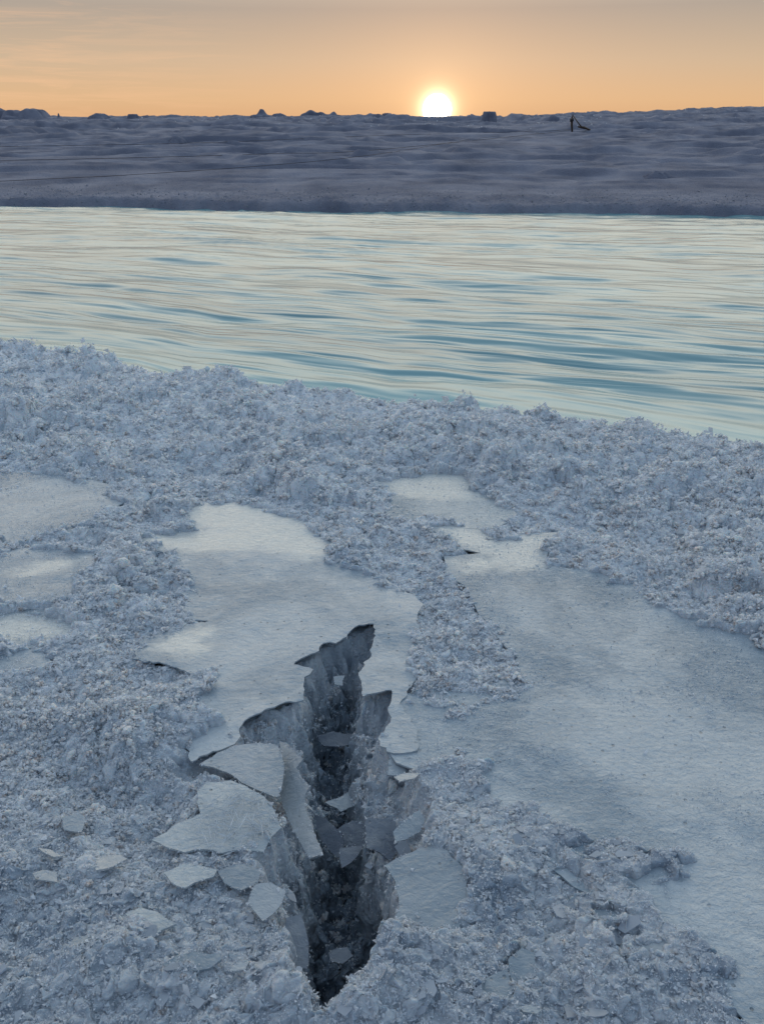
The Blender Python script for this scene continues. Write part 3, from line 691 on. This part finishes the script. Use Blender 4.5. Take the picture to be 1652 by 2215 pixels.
# ------------------------------------------------------------------ far bank
print('far bank')
nr, nc = 820, 1150
tt = np.linspace(0, 1, nr)
dd = 11.5*(230/11.5)**(tt**1.0)
tc_ = np.linspace(-1, 1, nc); uu = 1.2*(.6*tc_+.4*tc_**3)
Y0 = np.repeat(dd[:, None], nc, 1); X0 = uu[None, :]*(Y0+4)
def far_h(X, Y):
    fe = np.interp(X, FE[:, 0], FE[:, 1])+.35*fbm(X*.35, X*0, 701, 4)+.08*fbm(X*3, Y*2, 703, 3)
    t = Y-fe
    U = X/(Y+1e-6)
    base = .12*sst(0, 2.5, t)+.16*sst(2, 9, t)+.12*sst(8, 25, t)+.34*sst(25, 95, Y)
    base = base+.14*perlin(X*.05, Y*.06, 705)*sst(2, 20, t)
    base = base+1.35*sst(.06, .52, U)*sst(35, 110, Y)+.25*sst(-.34, -.5, U)*sst(40, 90, Y)
    k = np.clip(Y/22, .6, 4.0)
    wx = X+.5*perlin(X*.5, Y*.5, 707); wy = Y+.6*perlin(X*.3, Y*.3, 709)
    r1 = np.sqrt(np.abs(perlin(wx*.09, wy*.42, 711)))*1.6
    r2 = np.sqrt(np.abs(perlin(wx*.28, wy*1.1, 713)))*1.6
    r3 = np.sqrt(np.abs(perlin(wx*.05, wy*.13, 714)))*1.6
    terr = .24*r1*sst(.3, 6, t)+.07*r2*sst(0, 3, t)+.22*(r3-.5)*sst(8, 22, t)+.12*perlin(wx*.1, wy*.28, 715)*sst(4, 12, t)-.12*sst(.3, 6, t)
    ph = 8.5*np.log(np.maximum(Y, 5)/10)+1.3*fbm(X*.055/np.sqrt(k), np.log(np.maximum(Y, 5))*3, 716, 5, .55)
    s1 = ph-np.floor(ph); on = .35+.65*sst(-.25, .3, perlin(X*.07, ph*.6, 718))
    terr = terr*.55+.010*Y*(sst(0, .22, s1)-s1-.3)*on*sst(1.0, 5, t)*np.clip((130-Y)/60, .35, 1)
    ph2 = 21*np.log(np.maximum(Y, 5)/10)+1.5*fbm(X*.12, Y*.1, 723, 5, .6); s2 = ph2-np.floor(ph2)
    terr = terr+.005*Y*(sst(0, .3, s2)-s2)*sst(.8, 4, t)*sst(-.3, .3, perlin(X*.15, ph2*.4, 724))*np.clip((130-Y)/60, .3, 1)
    w, v = worley(X*2.6, Y*2.2, 717); w2, v2 = worley(X*7, Y*6, 719)
    rub = (.05*(1-w)*(.4+v)+.03*(1-w2)*(.3+v2))*sst(1.8, .2, t)+.004*(1-w2)
    return -.32+sst(-.12, .22, t)*.22+base+(terr+rub)*sst(-.1, .5, t)*np.clip(1-(Y-120)/150, .3, 1), t
h, t = far_h(X0, Y0)
micro = .006*fbm(X0*5, Y0*5, 721, 4)*sst(-.1, .3, t)
V = np.stack([X0, Y0, h+micro], -1).reshape(-1, 3)
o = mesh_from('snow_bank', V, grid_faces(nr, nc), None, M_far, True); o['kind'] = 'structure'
tag(o, 'layered violet-grey snow slope across the river')
# far plain behind it
rr, aa = np.meshgrid(np.geomspace(200, 5000, 40), np.linspace(-1.2, 1.2, 120), indexing='ij')
X = rr*np.sin(aa); Y = rr*np.cos(aa)
Z = .55+.002*0*rr+.2*fbm(X*.02, Y*.02, 731, 3)+1.0*sst(.05, .5, X/(np.abs(Y)+1))*sst(5000, 100, rr)-.4*sst(400, 3000, rr)
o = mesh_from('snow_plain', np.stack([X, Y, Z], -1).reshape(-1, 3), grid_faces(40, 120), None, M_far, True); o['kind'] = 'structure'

# crystals along the far water's edge and the slope
NC2 = 30000
t_ = rng.random(NC2); Y = 12.2+7*t_**1.5; X = rng.uniform(-.62, .62, NC2)*(Y+2)
h, t = far_h(X, Y); keep = (t > -.05) & (rng.random(NC2) < sst(2.2, .1, t)*.95)
X, Y, h = X[keep], Y[keep], h[keep]; n = len(X)
size = (.0005*np.hypot(X, Y))*rng.lognormal(0, .4, n)
o = shards('slope_crystals', np.stack([X, Y, h+size*.2], -1), size, BI, BIF, M_crumb, np.stack([rng.uniform(.7, 1.5, n), rng.uniform(.7, 1.5, n), rng.uniform(.5, 1.1, n)], -1))
tag(o, 'coarse crumbs of snow on the far bank along the water', 'snow crumbs', None, 'stuff')

NG = 2600
Y = rng.uniform(38, 120, NG); X = np.tan(SUN_AZ+rng.normal(0, .16, NG))*Y
h, t = far_h(X, Y); n = NG
o = shards('ridge_crystals', np.stack([X, Y, h+.02], -1), .00042*Y*rng.lognormal(0, .4, n), BI, BIF, M_cry, np.stack([rng.uniform(.7, 1.5, n), rng.uniform(.7, 1.5, n), rng.uniform(.8, 1.6, n)], -1))
tag(o, 'sunlit glinting bits of ice along the far ridge', 'ice glints', None, 'stuff')

def hit(px, py, back=.97):                     # where the line of sight meets the far slope
    r = ray(px, py); r = r/r[1]; d = np.linspace(13, 180, 4000)
    hh = far_h(r[0]*d, d)[0]; z = CAMZ+r[2]*d; k = np.argmax(hh > z) if (hh > z).any() else 2500
    return d[k]
# ------------------------------------------------------------------ mounds of ice on the skyline and slope
def mound(px, pbase, dist, wpx, hpx, label, prof='dome', seed=1, depth=1.0, mat=None):
    if dist < 50: dist = hit(px, pbase)
    r = ray(px, pbase); s = dist/r[1]; x0, y0 = r[0]*s, dist
    hz = float(far_h(np.array([x0]), np.array([y0]))[0][0])
    ppm = F/math.hypot(dist, 0)*1.0
    top_py = pbase-hpx; rt = ray(px, top_py); ztop = CAMZ+rt[2]*dist/rt[1]; zb = min(hz, ztop-hpx/F*dist)-.15
    W = wpx/F*dist/2*1.12; ztop += .0013*dist if dist > 50 else 0
    nt_, np_ = 26, 48
    V = []; 
    for i in range(nt_):
        f = i/(nt_-1)
        for j in range(np_):
            a = 2*math.pi*j/np_; rr_ = f
            lump = 1+.16*math.sin(3*a+seed)+.1*math.sin(5*a+seed*2.3)+.06*math.sin(9*a+seed*4)
            V.append((math.cos(a)*W*rr_*lump, math.sin(a)*W*depth*rr_*lump, f, a))
    V = np.array(V); f = V[:, 2]; u = V[:, 0]/W; vv = V[:, 1]/(W*depth)
    H = ztop-zb
    if prof == 'dome': z = (1-f**2.2)
    elif prof == 'block': z = 1-sst(.55, .95, f+.05*np.sin(V[:, 3]*4+seed))
    elif prof == 'peak': z = .55*(1-sst(.7, 1, f))+.45*np.exp(-(((u-.08)**2+(vv)**2)/.09)**1.5)
    elif prof == 'ridge': z = (1-sst(.6, 1, f))*(.84+.10*np.sin(u*5+seed)+.07*np.sin(u*13+seed*2))
    z = z+.06*fbm(u*4+seed, vv*4, seed, 4)*(1-f**4)
    P = np.stack([V[:, 0], V[:, 1], z*H], -1)
    idx = np.arange(nt_*np_).reshape(nt_, np_)
    q = np.stack([idx[:-1], np.roll(idx[:-1], -1, 1), np.roll(idx[1:], -1, 1), idx[1:]], -1).reshape(-1, 4)[:, ::-1]
    o = mesh_from('ice_mound', P, q, None, M_far, True)
    o.location = (x0, y0, zb)
    return tag(o, label, 'ice mound', 'mounds of ice on the far bank')
mound(565, 256, 78, 46, 17, 'pointed ice knob on the skyline left of the low sun', 'peak', 2)
mound(690, 256, 80, 82, 14, 'broad jagged ice ridge on the skyline between knob and sun', 'ridge', 3, .5)
mound(1059, 256, 62, 30, 11, 'square block of ice on the skyline just right of the sun', 'block', 4, .8)
mound(45, 256, 75, 120, 20, 'long low ice ridge at the left end of the skyline', 'ridge', 5, .5)
mound(215, 260, 78, 58, 12, 'low rounded mound on the skyline right of the long ridge', 'dome', 6, .6)
mound(128, 258, 80, 16, 10, 'tiny nub of ice on the skyline near the long ridge', 'peak', 7)
mound(375, 259, 82, 70, 8, 'flat swell on the skyline midway between mound and knob', 'dome', 8, .6)
mound(290, 258, 84, 24, 8, 'small low hump right beside the rounded skyline mound', 'block', 9, .8)
mound(605, 257, 84, 40, 9, 'small hump beside the foot of the pointed knob', 'dome', 10, .6)
mound(838, 256, 84, 22, 8, 'tiny hump on the skyline close to the left of the sun', 'block', 11, .8)
mound(775, 256, 86, 46, 6, 'thin swell on the skyline between ridge and sun', 'dome', 12, .6)
mound(383, 309, 34, 46, 15, 'lone rounded mound of snow on the left slope', 'dome', 13, .7)
mound(1420, 386, 17.5, 84, 15, 'flat topped snow mound on the lower right slope', 'dome', 14, .6)
mound(1195, 262, 60, 30, 10, 'small dim hump on the slope left of the leaning post', 'dome', 15, .6)

# ------------------------------------------------------------------ anchor post with stay and ropes
def tube(name, pts, rad, mat, sides=8, parent=None):
    pts = [Vector(p) for p in pts]; V = []; Fq = []
    for i, p in enumerate(pts):
        d = (pts[min(i+1, len(pts)-1)]-pts[max(i-1, 0)]).normalized()
        a = d.cross(Vector((0, 0, 1))); a = a.normalized() if a.length > 1e-3 else Vector((1, 0, 0)); b = d.cross(a)
        r = rad[i] if isinstance(rad, (list, tuple)) else rad
        for k in range(sides):
            t = 2*math.pi*k/sides; V.append(p+a*math.cos(t)*r+b*math.sin(t)*r)
    for i in range(len(pts)-1):
        for k in range(sides):
            Fq.append((i*sides+k, i*sides+(k+1) % sides, (i+1)*sides+(k+1) % sides, (i+1)*sides+k))
    n = len(V); V.append(pts[0]); V.append(pts[-1]); T = []
    for k in range(sides):
        T.append((n, (k+1) % sides, k)); e = (len(pts)-1)*sides; T.append((n+1, e+k, e+(k+1) % sides))
    o = mesh_from(name, [tuple(v) for v in V], Fq, T, mat, True)
    if parent: o.parent = parent
    return o
D = hit(1236, 284)*.99; print('post distance', D)
def at(px, py, d): r = ray(px, py); return Vector(r)*(d/r[1])+Vector((0, 0, CAMZ))
base = at(1236, 283, D)
root = bpy.data.objects.new('anchor_post', None); COL.objects.link(root); root.location = base
tag(root, 'dark leaning post with a stay standing in the snow right of the sun', 'post')
L = lambda px, py, d=D: at(px, py, d)-base
tube('post', [L(1237, 292), L(1236, 270), L(1236, 258), L(1238, 246)], [D*.0009, D*.0012, D*.0014, D*.0005], M_post, 10, root)
tube('strut', [L(1238, 249), L(1247, 262, D*.993), L(1258, 276, D*.988)], [D*.0005, D*.0006, D*.0008], M_post, 8, root)
tube('crossbar', [L(1249, 274, D*.99), L(1262, 276, D*.988), L(1276, 281, D*.993)], [D*.0008, D*.0014, D*.0007], M_post, 8, root)
tube('lashing', [L(1232, 260, D*.998), L(1240, 259, D*.997)], D*.0017, M_rope, 8, root)
def rope(pts, label, rad):
    P = [at(p[0], p[1], hit(p[0], p[1])*.965) for p in pts[:-1]]+[at(*pts[-1])]; out = []
    for i in range(len(P)-1):
        for k in range(12):
            t = k/12; p0 = P[max(i-1, 0)]; p1 = P[i]; p2 = P[i+1]; p3 = P[min(i+2, len(P)-1)]
            out.append(.5*((2*p1)+(p2-p0)*t+(2*p0-5*p1+4*p2-p3)*t*t+(3*p1-p0-3*p2+p3)*t**3))
    out.append(P[-1]); o = tube('rope', out, rad, M_rope, 6); tag(o, label, 'rope', 'ropes stretched over the far bank')
rope([(-500, 333, 22), (0, 317.5, 26), (425, 309, 30), (826, 293, 34), (1050, 287, 38), (1234, 281, D*.998)], 'uppermost thin dark rope above the far slope', .006)
rope([(-500, 356, 17), (0, 347, 20), (300, 341, 24), (600, 332, 28), (826, 323, 32), (1234, 282, D*.996)], 'middle thin dark rope above the far slope', .0055)
rope([(-500, 417, 12), (0, 392, 15), (300, 377, 18), (600, 356, 22), (826, 332, 27), (1051, 297, 36), (1234, 280, D*.996)], 'lowest thin dark rope above the far slope', .0045)

# ------------------------------------------------------------------ sky, sun
w = bpy.data.worlds.new('World'); S.world = w; w.use_nodes = True
nt = w.node_tree; nt.nodes.clear(); lk = nt.links
out = N(nt, 'ShaderNodeOutputWorld'); bg = N(nt, 'ShaderNodeBackground'); bg.inputs['Strength'].default_value = 1
sky = N(nt, 'ShaderNodeTexSky'); sky.sky_type = 'NISHITA'; sky.sun_disc = False
sky.sun_elevation = max(SUN_EL, math.radians(.4)); sky.sun_rotation = SUN_AZ; sky.air_density = 1.0; sky.dust_density = 2.5; sky.ozone_density = 2
tcn = N(nt, 'ShaderNodeTexCoord'); nm = N(nt, 'ShaderNodeVectorMath', operation='NORMALIZE'); lk.new(tcn.outputs['Generated'], nm.inputs[0])
sep = N(nt, 'ShaderNodeSeparateXYZ'); lk.new(nm.outputs[0], sep.inputs[0])
dt = N(nt, 'ShaderNodeVectorMath', operation='DOT_PRODUCT'); lk.new(nm.outputs[0], dt.inputs[0]); dt.inputs[1].default_value = tuple(sr)
def el(d): return math.sin(math.radians(d))*.5+.5
e01 = math_(nt, 'MULTIPLY_ADD', sep.outputs['Z'], .5, .5)
front = ramp(nt, e01, [(.0, (.30, .33, .40)), (el(-.5), (.72, .40, .20)), (el(1.0), (.74, .475, .26)), (el(3), (.61, .455, .31)), (el(6), (.405, .35, .30)),
                       (el(12), (1.25, 1.05, .78)), (el(22), (1.78, 1.64, 1.34)), (el(34), (1.15, 1.20, 1.18)), (el(50), (.48, .64, .76)), (1.0, (.40, .515, .65))])
back = ramp(nt, e01, [(.0, (.13, .17, .22)), (el(0), (.16, .21, .28)), (el(12), (.19, .255, .35)), (el(35), (.25, .36, .48)), (1.0, (.40, .515, .65))])
azf = N(nt, 'ShaderNodeMapRange'); azf.interpolation_type = 'SMOOTHSTEP'
azd = N(nt, 'ShaderNodeVectorMath', operation='DOT_PRODUCT'); lk.new(nm.outputs[0], azd.inputs[0]); azd.inputs[1].default_value = (math.sin(SUN_AZ), math.cos(SUN_AZ), 0)
lk.new(azd.outputs['Value'], azf.inputs[0]); azf.inputs[1].default_value = -.1; azf.inputs[2].default_value = .85
grad = mix_rgb(nt, azf.outputs[0], back, front)
# thin high wisps
mp = N(nt, 'ShaderNodeMapping'); mp.inputs['Scale'].default_value = (3.5, 3.5, 60); mp.inputs['Rotation'].default_value = (0, math.radians(4), 0); lk.new(nm.outputs[0], mp.inputs[0])
cn = noise(nt, mp.outputs[0], 2.2, 6, .6, .8)
cw = ramp(nt, cn, [(.46, (0, 0, 0)), (.7, (1, 1, 1))])
leftm = N(nt, 'ShaderNodeMapRange'); lk.new(sep.outputs['X'], leftm.inputs[0]); leftm.inputs[1].default_value = -.12; leftm.inputs[2].default_value = -.42
grad = mix_rgb(nt, math_(nt, 'MULTIPLY', math_(nt, 'MULTIPLY', cw, leftm.outputs[0], clamp=True), .45), grad, (.98, .58, .34))
# aureole and disc of the sun
angn = math_(nt, 'ARCCOSINE', math_(nt, 'MINIMUM', dt.outputs['Value'], 1.0))
def glow(k, a): return math_(nt, 'MULTIPLY', math_(nt, 'EXPONENT', math_(nt, 'MULTIPLY', angn, -1/math.radians(k))), a)
def scl(val, col):
    n = N(nt, 'ShaderNodeVectorMath', operation='SCALE'); n.inputs[0].default_value = col; lk.new(val, n.inputs['Scale']); return n.outputs[0]
def add(a, b):
    n = N(nt, 'ShaderNodeVectorMath', operation='ADD'); lk.new(a, n.inputs[0]); lk.new(b, n.inputs[1]); return n.outputs[0]
disc = math_(nt, 'MULTIPLY', math_(nt, 'LESS_THAN', angn, math.radians(.9)), 12)
tot = add(grad, scl(glow(.34, 16), (1, .80, .50)))
tot = add(tot, scl(glow(2.6, .34), (1, .60, .27)))
tot = add(tot, scl(glow(12, .05), (1, .55, .25)))
tot = add(tot, scl(disc, (1, .9, .7)))
skyS = N(nt, 'ShaderNodeVectorMath', operation='SCALE'); lk.new(sky.outputs[0], skyS.inputs[0]); skyS.inputs['Scale'].default_value = .02
tot = add(tot, skyS.outputs[0])
lk.new(tot, bg.inputs[0]); lk.new(bg.outputs[0], out.inputs[0])

sl = bpy.data.lights.new('sun', 'SUN'); sl.energy = 4.5; sl.angle = math.radians(.53); sl.color = (1, .50, .24)
so = bpy.data.objects.new('sun', sl); COL.objects.link(so)
so.rotation_euler = Vector(tuple(sr)).to_track_quat('Z', 'Y').to_euler()

S.view_settings.view_transform = 'Standard'; S.view_settings.look = 'None'; S.view_settings.exposure = 0; S.view_settings.gamma = 1
S.render.engine = 'CYCLES'
cy = S.cycles
cy.use_denoising = True; cy.denoiser = 'OPENIMAGEDENOISE'
cy.max_bounces = 7; cy.diffuse_bounces = 5; cy.glossy_bounces = 3; cy.transmission_bounces = 4; cy.transparent_max_bounces = 4
cy.caustics_reflective = False; cy.caustics_refractive = False; cy.sample_clamp_indirect = 4
